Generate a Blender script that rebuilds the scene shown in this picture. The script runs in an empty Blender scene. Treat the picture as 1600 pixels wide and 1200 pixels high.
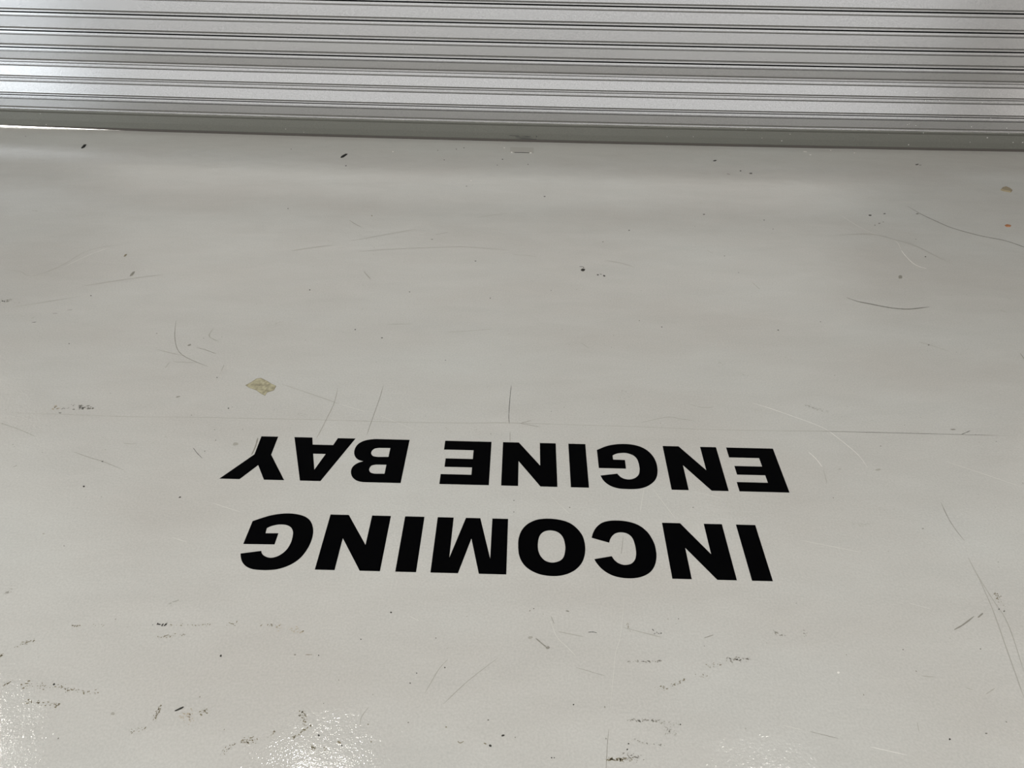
import bpy, bmesh, math, random
from mathutils import Vector, Matrix

C = bpy.context.scene.collection
rnd = random.Random(11)

LETTERS = {
'Es':(0.7715,1.6438,[[[140.3,0.0,1],[0.0,0.0,1],[0.0,181.0,1],[140.3,181.0,1],[140.3,144.5,1],[51.6,144.5,1],[51.6,114.4,1],[132.6,114.4,1],[132.6,78.9,1],[51.6,78.9,1],[51.6,42.8,1],[140.3,42.8,1]]]),
'Ne':(0.6008,1.6438,[[[160.3,0.0,1],[112.3,0.0,1],[47.8,99.4,1],[47.8,0.0,1],[0.0,0.0,1],[0.0,181.0,1],[47.8,181.0,1],[112.3,81.0,1],[112.3,181.0,1],[160.3,181.0,1]]]),
'Ge':(0.4122,1.6438,[[[171.1,24.9,1],[170.8,100.8,1],[92.0,101.0,1],[91.4,65.0,1],[126.2,64.2,1],[126.2,46.4,1],[113.9,38.7],[102.7,35.6],[88.6,34.5],[76.5,37.4],[64.8,44.4],[56.8,55.8],[53.2,71.2],[52.2,88.6],[52.9,103.8],[56.7,121.0],[63.2,131.8],[73.9,140.6],[86.3,144.7],[98.1,143.5],[106.6,139.2],[113.4,132.5],[119.3,122.5,1],[168.4,131.8,1],[162.0,149.8],[152.0,164.0],[138.1,174.8],[121.0,180.9],[102.0,182.7],[81.4,182.4],[62.0,179.7],[43.5,172.6],[27.2,160.8],[14.1,145.8],[5.7,127.7],[1.6,108.4],[0.0,89.0],[1.3,67.2],[6.9,45.1],[17.5,25.2],[32.8,9.7],[52.1,-0.0],[73.7,-4.4],[98.9,-4.2],[122.9,0.2],[142.4,7.3],[157.1,15.7]]]),
'Ie':(0.208,1.6438,[[[51.1,0.0,1],[0.0,0.0,1],[0.0,181.0,1],[51.1,181.0,1]]]),
'Ni':(0.1189,1.6438,[[[158.7,0.0,1],[110.9,0.0,1],[47.8,97.1,1],[47.8,0.0,1],[0.0,0.0,1],[0.0,181.0,1],[47.8,181.0,1],[110.9,80.0,1],[110.9,181.0,1],[158.7,181.0,1]]]),
'Ee':(-0.0745,1.6438,[[[139.8,0.0,1],[0.0,0.0,1],[0.0,181.0,1],[139.8,181.0,1],[139.8,141.5,1],[51.8,141.5,1],[51.8,111.4,1],[131.6,111.4,1],[131.6,76.4,1],[51.8,76.4,1],[51.8,38.7,1],[139.8,38.7,1]]]),
'B':(-0.3218,1.6438,[[[0.0,0.0,1],[1.8,181.0,1],[95.4,181.0,1],[113.3,180.1],[129.2,174.4],[141.9,162.0],[149.2,145.4],[150.6,128.5],[146.3,115.4],[136.3,104.2],[122.1,96.8,1],[137.1,91.6],[148.4,80.5],[155.1,65.1],[157.0,47.2],[153.4,28.7],[143.5,14.5],[126.4,4.6],[105.0,0.3],[79.7,0.0,1]],[[52.4,37.8,1],[52.3,76.0,1],[82.8,77.3,1],[95.5,75.3],[102.7,68.9],[105.8,60.0],[104.4,49.8],[98.0,41.7],[86.1,38.3,1]],[[53.3,109.0,1],[52.9,145.7,1],[81.9,146.5,1],[93.1,142.5],[99.0,133.1],[99.4,123.5],[95.1,113.7],[83.6,109.4,1]]]),
'A':(-0.4855,1.6438,[[[184.7,0.0,1],[130.4,0.0,1],[122.2,31.2,1],[60.9,31.2,1],[53.1,0.0,1],[0.0,0.0,1],[65.1,181.0,1],[123.2,181.0,1]],[[111.7,70.1,1],[74.6,70.1,1],[92.7,136.4,1]]]),
'Y':(-0.6534,1.6438,[[[116.9,0.0,1],[66.1,0.0,1],[65.2,78.9,1],[0.0,181.0,1],[57.4,181.0,1],[90.5,123.3,1],[126.2,181.0,1],[183.6,181.0,1],[114.4,78.9,1]]]),
'Is':(0.6456,1.3392,[[[51.7,0.0,1],[0.0,0.0,1],[0.0,182.5,1],[51.7,182.5,1]]]),
'Nf':(0.5563,1.3392,[[[160.3,0.0,1],[112.0,0.0,1],[48.6,102.5,1],[48.6,0.0,1],[0.0,0.0,1],[0.0,182.5,1],[48.6,182.5,1],[112.0,83.6,1],[112.0,182.5,1],[160.3,182.5,1]]]),
'C':(0.3671,1.3392,[[[163.6,58.0,1],[158.2,40.1],[149.0,22.3],[133.5,6.2],[113.6,-1.8],[94.2,-3.9],[71.8,-2.8],[48.5,3.4],[30.5,14.3],[15.3,32.4],[6.7,51.5],[1.0,74.3],[0.0,97.8],[2.1,119.1],[8.2,140.1],[19.0,159.0],[34.1,172.4],[53.1,181.1],[72.7,184.5],[93.5,184.0],[113.9,179.4],[131.0,170.3],[144.9,157.4],[155.8,141.0],[161.3,127.9,1],[115.9,116.9,1],[110.8,128.2],[102.5,137.4],[92.4,142.7],[81.9,143.5],[69.4,139.8],[60.1,130.4],[55.0,118.8],[52.2,103.4],[52.1,81.9],[54.8,61.1],[60.4,48.2],[71.3,39.4],[86.9,37.0],[99.9,41.3],[109.4,50.8],[115.5,62.0],[118.8,72.9,1]]]),
'O':(0.1846,1.3392,[[[173.4,89.6],[172.4,65.7],[165.1,39.1],[151.0,18.0],[131.8,3.7],[112.5,-2.7],[91.6,-4.6],[69.1,-2.6],[46.9,3.6],[29.7,14.4],[14.7,32.2],[4.7,52.3],[0.5,74.2],[0.0,95.8],[2.9,117.2],[10.2,138.4],[23.3,157.5],[41.2,171.9],[60.9,180.3],[80.3,183.7],[101.1,182.9],[121.9,178.0],[141.3,167.6],[156.4,153.3],[166.4,134.8],[171.7,114.9]],[[122.5,90.0],[120.3,66.1],[114.7,50.7],[104.3,40.2],[89.2,36.2],[74.2,39.2],[62.7,48.0],[55.3,62.0],[52.0,79.8],[51.6,97.5],[55.8,120.8],[63.8,133.4],[73.9,139.4],[85.3,142.2],[95.9,140.7],[106.4,134.8],[115.4,122.7],[120.6,108.4]]]),
'M':(-0.0171,1.3392,[[[189.3,0.0,1],[146.3,0.0,1],[146.3,134.8,1],[113.2,0.0,1],[74.6,0.0,1],[42.3,134.8,1],[42.3,0.0,1],[0.0,0.0,1],[0.0,182.5,1],[68.5,182.5,1],[94.1,70.8,1],[120.5,182.5,1],[189.3,182.5,1]]]),
'Im':(-0.2421,1.3392,[[[52.1,0.0,1],[0.0,0.0,1],[0.0,182.5,1],[52.1,182.5,1]]]),
'Nl':(-0.3324,1.3392,[[[162.9,0.0,1],[113.5,0.0,1],[50.7,100.4,1],[50.7,0.0,1],[0.0,0.0,1],[0.0,182.5,1],[50.7,182.5,1],[113.5,80.3,1],[113.5,182.5,1],[162.9,182.5,1]]]),
'Gi':(-0.5257,1.3392,[[[171.0,29.9,1],[172.0,107.6,1],[91.4,106.4,1],[91.4,69.3,1],[125.1,70.4,1],[126.5,52.9,1],[119.2,46.9],[106.4,41.3],[92.8,39.0],[76.4,41.0],[63.1,49.2],[54.8,63.2],[51.4,81.3],[51.0,99.2],[54.1,116.9],[60.5,130.6],[71.0,142.4],[84.5,148.9],[96.7,148.6],[109.0,142.7],[116.1,135.3],[119.3,128.3,1],[169.3,138.5,1],[164.6,151.1],[155.9,165.9],[142.2,178.5],[125.1,185.7],[103.5,187.9],[82.8,187.3],[61.4,183.7],[41.4,174.4],[26.3,162.7],[13.8,146.3],[5.3,125.0],[0.4,100.5],[0.0,75.6],[3.9,53.4],[13.7,31.0],[26.9,15.7],[45.4,5.7],[67.6,0.7],[90.3,0.2],[112.0,3.7],[132.7,10.1],[152.4,19.8]]]),
}
SCRATCHES = [
    ('f', 0.00268, [(-2.1064, 2.6119), (-2.0339, 2.5993), (-1.9637, 2.5659), (-1.8967, 2.6375), (-1.8539, 2.7673), (-1.7975, 2.8223), (-1.713, 2.85)]),
    ('f', 0.0033, [(-1.7177, 2.4957), (-1.6594, 2.5233), (-1.5385, 2.5695), (-1.447, 2.5996)]),
    ('f', 0.00312, [(-1.9097, 2.3305), (-1.81, 2.3715), (-1.698, 2.4187)]),
    ('g', 0.00235, [(-1.7399, 2.2928), (-1.7222, 2.2958)]),
    ('g', 0.00237, [(-1.6979, 2.3192), (-1.6801, 2.3222)]),
    ('d', 0.00277, [(-1.7828, 2.23), (-1.7689, 2.2348)]),
    ('f', 0.00303, [(-1.7988, 2.2552), (-1.794, 2.2685)]),
    ('h', 0.00197, [(-1.2668, 2.2645), (-1.2333, 2.1648), (-1.1943, 2.0866), (-1.1565, 2.0459), (-1.1051, 2.0141), (-1.0494, 1.9868)]),
    ('f', 0.00229, [(-1.2636, 2.08), (-1.212, 2.0627), (-1.1565, 2.0459)]),
    ('f', 0.00295, [(-1.1129, 2.2238), (-1.1135, 2.1779), (-1.0997, 2.1581), (-1.0645, 2.1353)]),
    ('h', 0.00199, [(-1.1305, 2.097), (-1.0918, 2.083), (-1.0486, 2.0616)]),
    ('f', 0.00253, [(-1.1926, 1.9739), (-1.1903, 2.007)]),
    ('f', 0.0025, [(-1.0014, 1.9997), (-0.9981, 1.9635)]),
    ('f', 0.00225, [(-1.1809, 2.0111), (-1.1024, 2.0068)]),
    ('h', 0.00292, [(-2.2859, 3.1645), (-2.253, 3.1592)]),
    ('L', 0.00186, [(-1.8736, 2.644), (-1.8192, 2.7517), (-1.7679, 2.8178)]),
    ('h', 0.00262, [(-0.7952, 3.1363), (-0.7612, 3.0977), (-0.7261, 3.0665)]),
    ('f', 0.00356, [(-0.9849, 2.8254), (-0.9225, 2.8518), (-0.819, 2.8865)]),
    ('f', 0.00333, [(-0.7569, 2.9258), (-0.6128, 2.9949), (-0.4775, 3.0591)]),
    ('h', 0.00259, [(-0.3848, 3.006), (-0.3299, 3.0341)]),
    ('f', 0.00289, [(-0.6974, 2.8331), (-0.5366, 2.8641), (-0.3173, 2.8923), (-0.2338, 2.8963), (-0.0519, 2.8751)]),
    ('f', 0.00313, [(-0.2092, 3.1928), (-0.1356, 3.2242), (-0.0608, 3.2491)]),
    ('f', 0.00335, [(-0.6446, 2.6623), (-0.605, 2.601)]),
    ('f', 0.00245, [(-0.4866, 2.2711), (-0.393, 2.2793)]),
    ('f', 0.00243, [(-0.2582, 2.2297), (-0.1772, 2.2414), (-0.0959, 2.2574)]),
    ('d', 0.00322, [(0.2464, 2.7435), (0.2624, 2.7415), (0.2645, 2.7306)]),
    ('f', 0.00353, [(0.3582, 2.8017), (0.4244, 2.7822), (0.4798, 2.7459)]),
    ('f', 0.00237, [(0.2221, 2.1835), (0.2498, 2.1486)]),
    ('f', 0.00291, [(0.8117, 2.9158), (0.8341, 2.8872)]),
    ('f', 0.00337, [(0.9456, 2.6443), (0.9633, 2.5889)]),
    ('f', 0.00285, [(-0.0373, 2.8407), (0.0726, 2.8227)]),
    ('g', 0.00507, [(1.8928, 3.4281), (1.9227, 3.3349), (1.973, 3.2397), (2.0094, 3.1875), (2.0953, 3.1195), (2.1884, 3.073), (2.2435, 3.0135), (2.3124, 2.9327)]),
    ('f', 0.00381, [(1.3817, 3.0786), (1.5358, 3.1054), (1.6223, 3.1031), (1.6911, 3.0555), (1.7556, 3.0026), (1.803, 2.9149), (1.8509, 2.8365)]),
    ('l', 0.00306, [(1.6749, 2.9564), (1.6731, 2.903), (1.6775, 2.8455), (1.6911, 2.8124), (1.7174, 2.7913)]),
    ('L', 0.00177, [(1.5279, 3.3009), (1.5583, 3.2124), (1.6023, 3.1281), (1.6471, 3.0915), (1.6861, 3.0427), (1.6749, 2.9564)]),
    ('g', 0.00554, [(1.2951, 2.5391), (1.3285, 2.5116), (1.3724, 2.4944), (1.4159, 2.4773), (1.4608, 2.4652), (1.5092, 2.4626), (1.5635, 2.4743), (1.5968, 2.4827)]),
    ('f', 0.00392, [(1.8676, 2.4732), (1.8808, 2.4552)]),
    ('f', 0.00268, [(1.9453, 2.5673), (1.9506, 2.5432)]),
    ('f', 0.00305, [(1.4531, 2.2375), (1.4844, 2.2184), (1.5389, 2.1806)]),
    ('h', 0.00345, [(1.7906, 2.1788), (1.7878, 2.1475), (1.7914, 2.1246)]),
    ('f', 0.00155, [(-1.5907, 1.7241), (-1.4302, 1.7238), (-1.2082, 1.7197), (-1.0101, 1.7239), (-0.8108, 1.7251), (-0.6116, 1.7263), (-0.412, 1.7244), (-0.2132, 1.7256), (-0.0146, 1.7329), (0.1842, 1.731), (0.3826, 1.7292), (0.5798, 1.7243), (0.7777, 1.7255), (0.9564, 1.729), (1.1737, 1.7294), (1.3707, 1.729), (1.5481, 1.7295)]),
    ('h', 0.0012, [(0.9564, 1.729), (1.1737, 1.7294), (1.3707, 1.729), (1.4887, 1.7288)]),
    ('f', 0.00174, [(-1.583, 1.6757), (-1.509, 1.6487), (-1.4444, 1.6191)]),
    ('h', 0.00128, [(-1.2979, 1.557), (-1.2401, 1.5347), (-1.1959, 1.5201), (-1.116, 1.4862)]),
    ('d', 0.00149, [(-0.9558, 1.5857), (-0.9367, 1.5643), (-0.9142, 1.5434)]),
    ('h', 0.00217, [(-1.4387, 1.488), (-1.4303, 1.4961)]),
    ('f', 0.00196, [(-1.1717, 1.6004), (-1.1448, 1.5957), (-1.1309, 1.5991)]),
    ('L', 0.00137, [(-0.8248, 1.3701), (-0.7385, 1.3403)]),
    ('L', 0.00131, [(-0.886, 1.2469), (-0.8443, 1.2333)]),
    ('f', 0.00206, [(-0.5894, 1.8883), (-0.5852, 1.8089), (-0.5925, 1.73), (-0.5988, 1.6699), (-0.6038, 1.6406)]),
    ('h', 0.00161, [(-0.4431, 1.9075), (-0.4438, 1.8468), (-0.4475, 1.782), (-0.4511, 1.72), (-0.4545, 1.6604)]),
    ('d', 0.00141, [(-0.0207, 1.9237), (-0.0235, 1.8627), (-0.0254, 1.7663), (-0.0225, 1.7295)]),
    ('h', 0.00154, [(-0.0197, 1.6908), (-0.0187, 1.6472)]),
    ('f', 0.00188, [(-0.7783, 1.9016), (-0.6601, 1.8486), (-0.5683, 1.8063)]),
    ('L', 0.00141, [(-0.5683, 1.8063), (-0.4801, 1.7714)]),
    ('L', 0.00137, [(-0.4263, 1.7515), (-0.3187, 1.6948)]),
    ('h', 0.0016, [(0.0112, 1.7323), (0.0451, 1.7472)]),
    ('h', 0.00158, [(0.0112, 1.7323), (0.0688, 1.7178)]),
    ('f', 0.00211, [(0.3847, 1.7474), (0.4584, 1.7747), (0.4892, 1.779), (0.5181, 1.7707), (0.5575, 1.766)]),
    ('f', 0.00215, [(0.5569, 1.845), (0.5995, 1.8305), (0.6311, 1.8349)]),
    ('l', 0.00161, [(0.762, 1.8592), (0.8063, 1.8382), (0.8766, 1.7963), (0.9521, 1.7468), (0.9856, 1.6976), (1.0198, 1.6276), (1.0289, 1.5735)]),
    ('L', 0.00122, [(0.3623, 1.4632), (0.3413, 1.376)]),
    ('L', 0.00124, [(0.3876, 1.4641), (0.4147, 1.4019), (0.434, 1.3561)]),
    ('L', 0.00125, [(0.495, 1.4602), (0.5793, 1.4337)]),
    ('L', 0.00122, [(0.0984, 1.4273), (0.1491, 1.3628)]),
    ('h', 0.00116, [(0.2862, 1.2847), (0.2805, 1.2525), (0.2758, 1.2294)]),
    ('d', 0.00161, [(1.3747, 1.7292), (1.4113, 1.7484)]),
    ('l', 0.00191, [(0.8748, 1.6337), (0.8887, 1.6038), (0.8967, 1.569)]),
    ('f', 0.00191, [(0.8963, 1.5557), (0.8891, 1.5037)]),
    ('L', 0.0017, [(1.273, 1.6063), (1.3355, 1.5709), (1.4497, 1.505)]),
    ('L', 0.00151, [(0.7514, 1.291), (0.8291, 1.2721), (0.8981, 1.2554)]),
    ('h', 0.00155, [(1.1849, 1.4395), (1.1798, 1.3806), (1.1819, 1.3355), (1.1872, 1.3029)]),
    ('f', 0.00164, [(1.1704, 1.2454), (1.1681, 1.189), (1.1705, 1.1223), (1.1729, 1.0506), (1.1453, 0.9267)]),
    ('b', 0.00143, [(-0.4623, 0.9226), (-0.4466, 0.923)]),
    ('f', 0.00129, [(-0.1414, 0.9208), (-0.1603, 0.8938), (-0.1838, 0.8392)]),
    ('f', 0.00127, [(-0.0298, 0.9272), (-0.0948, 0.8683), (-0.1416, 0.8159)]),
    ('f', 0.00139, [(-0.2992, 0.8044), (-0.3102, 0.7832), (-0.3107, 0.764)]),
    ('b', 0.00156, [(-0.1055, 0.7376), (-0.0999, 0.7339), (-0.0924, 0.738)]),
    ('L', 0.0012, [(-0.2417, 1.0292), (-0.2177, 1.0177)]),
    ('h', 0.00293, [(0.0553, 0.98), (0.0684, 0.9672), (0.0814, 0.9561)]),
    ('d', 0.00164, [(0.1771, 0.9987), (0.1876, 0.9998), (0.1978, 0.9976)]),
    ('f', 0.00173, [(0.1088, 0.9984), (0.166, 0.9866)]),
    ('L', 0.00117, [(0.0901, 1.0269), (0.104, 0.9848), (0.1252, 0.9607), (0.1459, 0.9371)]),
    ('h', 0.0012, [(0.0919, 1.0392), (0.0989, 1.0185)]),
    ('f', 0.00154, [(0.2573, 1.0147), (0.3465, 0.9903)]),
    ('h', 0.00209, [(0.4441, 0.9915), (0.468, 1.0006)]),
    ('L', 0.00087, [(0.2707, 1.1041), (0.2527, 0.9976), (0.2363, 0.9477), (0.225, 0.885), (0.2117, 0.8116)]),
    ('h', 0.00102, [(0.2056, 0.7701), (0.2002, 0.7368), (0.194, 0.6921), (0.1898, 0.6554)]),
    ('h', 0.00099, [(0.1446, 0.9087), (0.2071, 0.8906)]),
    ('h', 0.00275, [(1.0374, 1.031), (1.0651, 1.0456), (1.1019, 1.0695)]),
    ('h', 0.00372, [(1.1095, 1.0662), (1.1279, 1.0792)]),
    ('L', 0.00134, [(0.5697, 0.7897), (0.6109, 0.7799)]),
    ('h', 0.00106, [(0.6235, 0.7776), (0.6788, 0.7644)]),
    ('l', 0.00131, [(0.739, 0.7489), (0.8074, 0.7339)]),
    ('L', 0.00124, [(0.9587, 1.103), (1.0072, 1.0863)]),
    ('f', 0.0014, [(0.8566, 0.8031), (0.8527, 0.7839)]),
    ('f', 0.00149, [(0.9109, 0.9107), (0.9382, 0.9084)]),
    ('f', 0.00147, [(0.9976, 0.8845), (1.0096, 0.8803)]),
    ('f', 0.00147, [(1.0328, 0.8706), (1.0613, 0.8863)]),
    ('f', 0.00154, [(1.1666, 1.1792), (1.1568, 1.0944), (1.1338, 0.9739), (1.1132, 0.8656)]),
    ('h', 0.00415, [(-0.779, 1.6372), (-0.775, 1.5977), (-0.7756, 1.5618)]),
    ('f', 0.00959, [(-0.7692, 1.5593), (-0.7834, 1.5319), (-0.7936, 1.5051)]),
]
SPECKS = [
    ('d', -2.8416, 4.1287, 0.0036, 0.0002, 0.0028, -0.0051),
    ('d', -0.9419, 3.7916, 0.0047, 0.0003, 0.0014, -0.0071),
    ('d', -1.2923, 4.0166, 0.0035, 0.0002, 0.0013, -0.0049),
    ('g', -0.4774, 4.0443, 0.0036, 0.0002, 0.0006, -0.0059),
    ('d', -0.3755, 4.07, 0.0036, 0.0002, 0.0005, -0.0059),
    ('d', -0.3339, 4.0924, 0.0036, 0.0002, 0.0004, -0.006),
    ('d', -0.4284, 3.903, 0.0035, 0.0002, 0.0005, -0.0056),
    ('d', -0.1121, 3.9303, 0.0042, 0.0002, 0.0002, -0.0066),
    ('d', -0.1371, 3.8457, 0.0034, 0.0002, 0.0002, -0.0054),
    ('g', -0.2822, 3.5547, 0.0042, 0.0002, 0.0003, -0.0048),
    ('l', -0.2643, 3.6296, 0.0033, 0.0002, 0.0003, -0.005),
    ('l', -0.7234, 4.0103, 0.0035, 0.0002, 0.001, -0.0068),
    ('d', 1.0571, 3.9779, 0.01, 0.0048, -0.0014, -0.0103),
    ('d', 1.1662, 3.8373, 0.0052, 0.0003, -0.0016, -0.0072),
    ('d', 1.2132, 3.8044, 0.0089, 0.0005, -0.0021, -0.0089),
    ('g', 1.091, 3.789, 0.0076, -0.0034, -0.0012, -0.0044),
    ('d', 0.0281, 3.8641, 0.0035, 0.0002, 0.0, -0.0055),
    ('d', 2.1692, 3.9843, 0.0127, 0.0056, -0.0032, -0.0093),
    ('g', 2.1832, 3.9758, 0.0072, 0.0004, -0.0032, -0.0076),
    ('l', 1.4996, 4.2099, 0.0075, 0.0004, -0.0014, -0.0052),
    ('l', 1.6017, 4.145, 0.0102, -0.002, -0.0016, -0.0051),
    ('l', 1.6162, 4.0963, 0.0055, 0.0003, -0.0018, -0.006),
    ('l', 1.756, 4.174, 0.0037, 0.0002, -0.002, -0.0062),
    ('l', 1.8794, 4.1411, 0.0037, 0.0002, -0.0018, -0.0051),
    ('l', -0.1066, 4.1057, 0.0054, 0.0003, 0.0002, -0.008),
    ('b', -1.6679, 2.7531, 0.0018, 0.0106, 0.005, -0.006),
    ('h', -1.5719, 2.5992, 0.0012, 0.0187, 0.0061, -0.0064),
    ('d', -1.6589, 2.4252, 0.0029, 0.0001, 0.0018, -0.0037),
    ('d', -1.5827, 2.1024, 0.0022, 0.0001, 0.0014, -0.0027),
    ('g', -1.3033, 2.1784, 0.0023, 0.0001, 0.0011, -0.0028),
    ('d', -1.0011, 1.9278, 0.0021, 0.0001, 0.0008, -0.0024),
    ('h', -1.1607, 2.1115, 0.0054, 0.0033, 0.0025, -0.0049),
    ('d', -0.8289, 2.5052, 0.003, 0.0001, 0.0009, -0.0039),
    ('d', -0.5976, 2.2325, 0.0028, 0.0001, 0.0007, -0.0038),
    ('d', -0.4914, 2.1829, 0.0041, 0.0002, 0.0005, -0.0028),
    ('d', -0.4346, 2.5077, 0.0028, 0.0001, 0.0004, -0.0029),
    ('d', -0.1148, 2.4731, 0.003, 0.0001, 0.0001, -0.0033),
    ('d', -0.1901, 2.7708, 0.004, 0.0002, 0.0002, -0.0034),
    ('g', -0.2515, 2.0553, 0.0026, 0.0001, 0.0002, -0.0022),
    ('g', -1.1086, 3.2456, 0.0042, 0.0002, 0.0015, -0.0056),
    ('b', -0.7004, 3.1889, 0.0036, 0.0002, 0.0009, -0.0055),
    ('g', -0.3945, 2.9617, 0.0057, 0.0003, 0.0004, -0.0037),
    ('d', 0.3194, 2.6765, 0.0045, 0.0002, -0.0003, -0.0043),
    ('g', 0.3329, 2.6814, 0.0047, -0.0006, -0.0004, -0.0032),
    ('d', 0.3452, 2.6697, 0.0049, -0.0025, -0.0013, -0.0062),
    ('d', 0.1119, 3.4494, 0.0057, 0.0003, -0.0001, -0.0054),
    ('d', 0.8683, 3.2818, 0.0049, 0.0002, -0.0009, -0.005),
    ('d', 0.4923, 3.0935, 0.0038, 0.0002, -0.0005, -0.0046),
    ('g', 0.3633, 2.9733, 0.0043, 0.0002, -0.0003, -0.0037),
    ('d', 1.1419, 3.2327, 0.003, 0.0002, -0.001, -0.0042),
    ('g', 0.8796, 2.866, 0.0033, 0.0002, -0.0007, -0.0035),
    ('g', 0.9082, 2.7219, 0.0027, 0.0001, -0.0007, -0.0033),
    ('d', 0.5294, 2.2961, 0.0026, 0.0001, -0.0004, -0.003),
    ('g', 0.4511, 2.3364, 0.0027, 0.0001, -0.0004, -0.0031),
    ('g', 0.1241, 2.5421, 0.0025, 0.0001, -0.0001, -0.003),
    ('d', 1.6673, 3.3114, 0.0078, 0.0004, -0.0029, -0.0079),
    ('d', 1.7442, 3.3331, 0.0063, 0.0003, -0.0019, -0.0051),
    ('g', 1.6505, 3.2034, 0.0036, 0.0002, -0.0018, -0.0048),
    ('g', 1.6794, 3.2252, 0.0061, 0.0003, -0.0018, -0.0049),
    ('g', 1.703, 3.24, 0.0037, 0.0002, -0.0016, -0.0042),
    ('g', 1.9038, 3.3411, 0.0075, 0.0004, -0.0024, -0.0058),
    ('g', 1.7846, 3.0663, 0.0029, 0.0001, -0.0016, -0.0039),
    ('d', 1.7583, 2.9011, 0.0031, 0.0001, -0.002, -0.0048),
    ('g', 1.1598, 3.1393, 0.003, 0.0001, -0.0012, -0.0047),
    ('h', 1.5765, 2.7145, 0.0057, -0.0056, -0.0082, -0.0143),
    ('d', 0.9593, 2.2925, 0.0037, -0.0011, -0.0011, -0.003),
    ('g', 1.1348, 2.3562, 0.0027, 0.0001, -0.001, -0.0031),
    ('g', 1.482, 2.2183, 0.0038, 0.0002, -0.0016, -0.0037),
    ('d', -1.2017, 1.4201, 0.0025, 0.0001, 0.0016, -0.0034),
    ('d', -0.9211, 1.3882, 0.0032, 0.0015, 0.0013, -0.0023),
    ('d', -1.1959, 1.5201, 0.0024, 0.0001, 0.001, -0.0021),
    ('d', -0.9117, 1.7711, 0.0026, 0.0001, 0.0009, -0.0028),
    ('g', -0.9172, 1.5732, 0.0022, 0.0001, 0.0008, -0.0022),
    ('g', -0.9014, 1.6214, 0.0021, 0.0001, 0.0007, -0.002),
    ('h', -1.0915, 1.8224, 0.0063, 0.0022, 0.0014, -0.0029),
    ('f', -0.837, 1.6067, 0.0085, 0.0003, 0.0021, -0.0067),
    ('g', -1.1519, 1.2109, 0.0016, 0.0001, 0.0008, -0.0016),
    ('f', -1.2245, 1.2488, 0.0033, 0.0001, 0.0011, -0.0021),
    ('g', -0.0027, 1.407, 0.0018, 0.0001, 0.0, -0.0019),
    ('g', 0.1501, 1.386, 0.0018, 0.0001, -0.0001, -0.0019),
    ('g', 0.4894, 1.3973, 0.0018, 0.0001, -0.0003, -0.0019),
    ('g', -0.0019, 1.3647, 0.0017, 0.0001, 0.0, -0.0018),
    ('h', 1.3596, 1.7525, 0.0081, 0.0003, -0.0015, -0.0034),
    ('h', 1.0942, 1.3416, 0.0033, 0.0011, -0.0004, -0.002),
    ('g', 1.1031, 1.6671, 0.002, 0.0001, -0.0009, -0.0023),
    ('g', 0.8889, 1.4465, 0.0018, 0.0001, -0.0006, -0.002),
    ('f', 0.945, 1.5627, 0.0038, 0.0001, -0.0009, -0.0027),
    ('f', 1.0571, 1.5639, 0.01, 0.0022, -0.0012, -0.0042),
    ('d', -0.6497, 0.914, 0.0024, -0.0004, 0.0005, -0.0031),
    ('d', -0.9851, 0.837, 0.0011, 0.0019, 0.0023, -0.0017),
    ('f', -0.8304, 0.7756, 0.004, 0.0001, 0.0015, -0.0033),
    ('h', -0.4852, 0.9219, 0.0027, 0.0006, 0.0008, -0.0019),
    ('d', -0.4319, 0.9219, 0.0014, 0.0, 0.0004, -0.0016),
    ('d', -0.2869, 1.0383, 0.002, 0.0001, 0.0003, -0.0021),
    ('d', -0.3448, 0.9649, 0.0015, 0.0, 0.0003, -0.0016),
    ('d', -0.2073, 0.8848, 0.0014, 0.0, 0.0002, -0.0015),
    ('d', -0.2184, 0.8611, 0.0014, 0.0, 0.0002, -0.0015),
    ('d', -0.1467, 0.9003, 0.0017, 0.0, 0.0001, -0.0015),
    ('g', -0.1741, 0.9732, 0.0015, 0.0, 0.0002, -0.0017),
    ('g', -0.211, 0.7736, 0.0016, 0.0, 0.0002, -0.0014),
    ('g', -0.0448, 0.7836, 0.0019, 0.0001, 0.0001, -0.0015),
    ('d', -0.3908, 0.7417, 0.0023, -0.0011, -0.0005, -0.0014),
    ('b', -0.346, 0.7285, 0.0038, -0.0019, -0.0007, -0.0018),
    ('d', -0.3394, 0.7221, 0.0019, 0.0001, 0.0003, -0.0015),
    ('b', -0.3967, 0.7167, 0.0031, 0.0001, 0.0004, -0.0017),
    ('d', -0.0384, 0.7303, 0.0027, -0.0009, -0.0008, -0.0025),
    ('b', -0.049, 0.7339, 0.0031, -0.001, -0.0004, -0.0012),
    ('d', -0.013, 0.7521, 0.0032, 0.0013, 0.0007, -0.0019),
    ('b', -0.294, 0.7672, 0.0016, 0.0, 0.0002, -0.0014),
    ('b', -0.2812, 0.7315, 0.0016, 0.0, 0.0002, -0.0013),
    ('b', -0.1316, 0.7662, 0.002, 0.0001, 0.0001, -0.0013),
    ('h', 0.0828, 0.9562, 0.0044, 0.0019, 0.001, -0.0033),
    ('f', 0.0435, 0.9813, 0.0057, 0.0019, 0.0007, -0.0029),
    ('d', 0.2438, 0.7419, 0.0016, 0.0, -0.0002, -0.0016),
    ('d', 0.2399, 0.7301, 0.0016, 0.0, -0.0002, -0.0016),
    ('d', 0.3565, 0.7851, 0.0016, 0.0, -0.0002, -0.0014),
    ('d', 0.135, 0.8222, 0.0019, 0.0001, -0.0001, -0.0017),
    ('d', 0.0861, 0.7093, 0.0015, 0.0, -0.0, -0.0013),
    ('d', 0.0912, 0.7094, 0.0013, 0.0, -0.0, -0.0013),
    ('g', 0.3929, 1.0412, 0.0015, 0.0, -0.0002, -0.0016),
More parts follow.
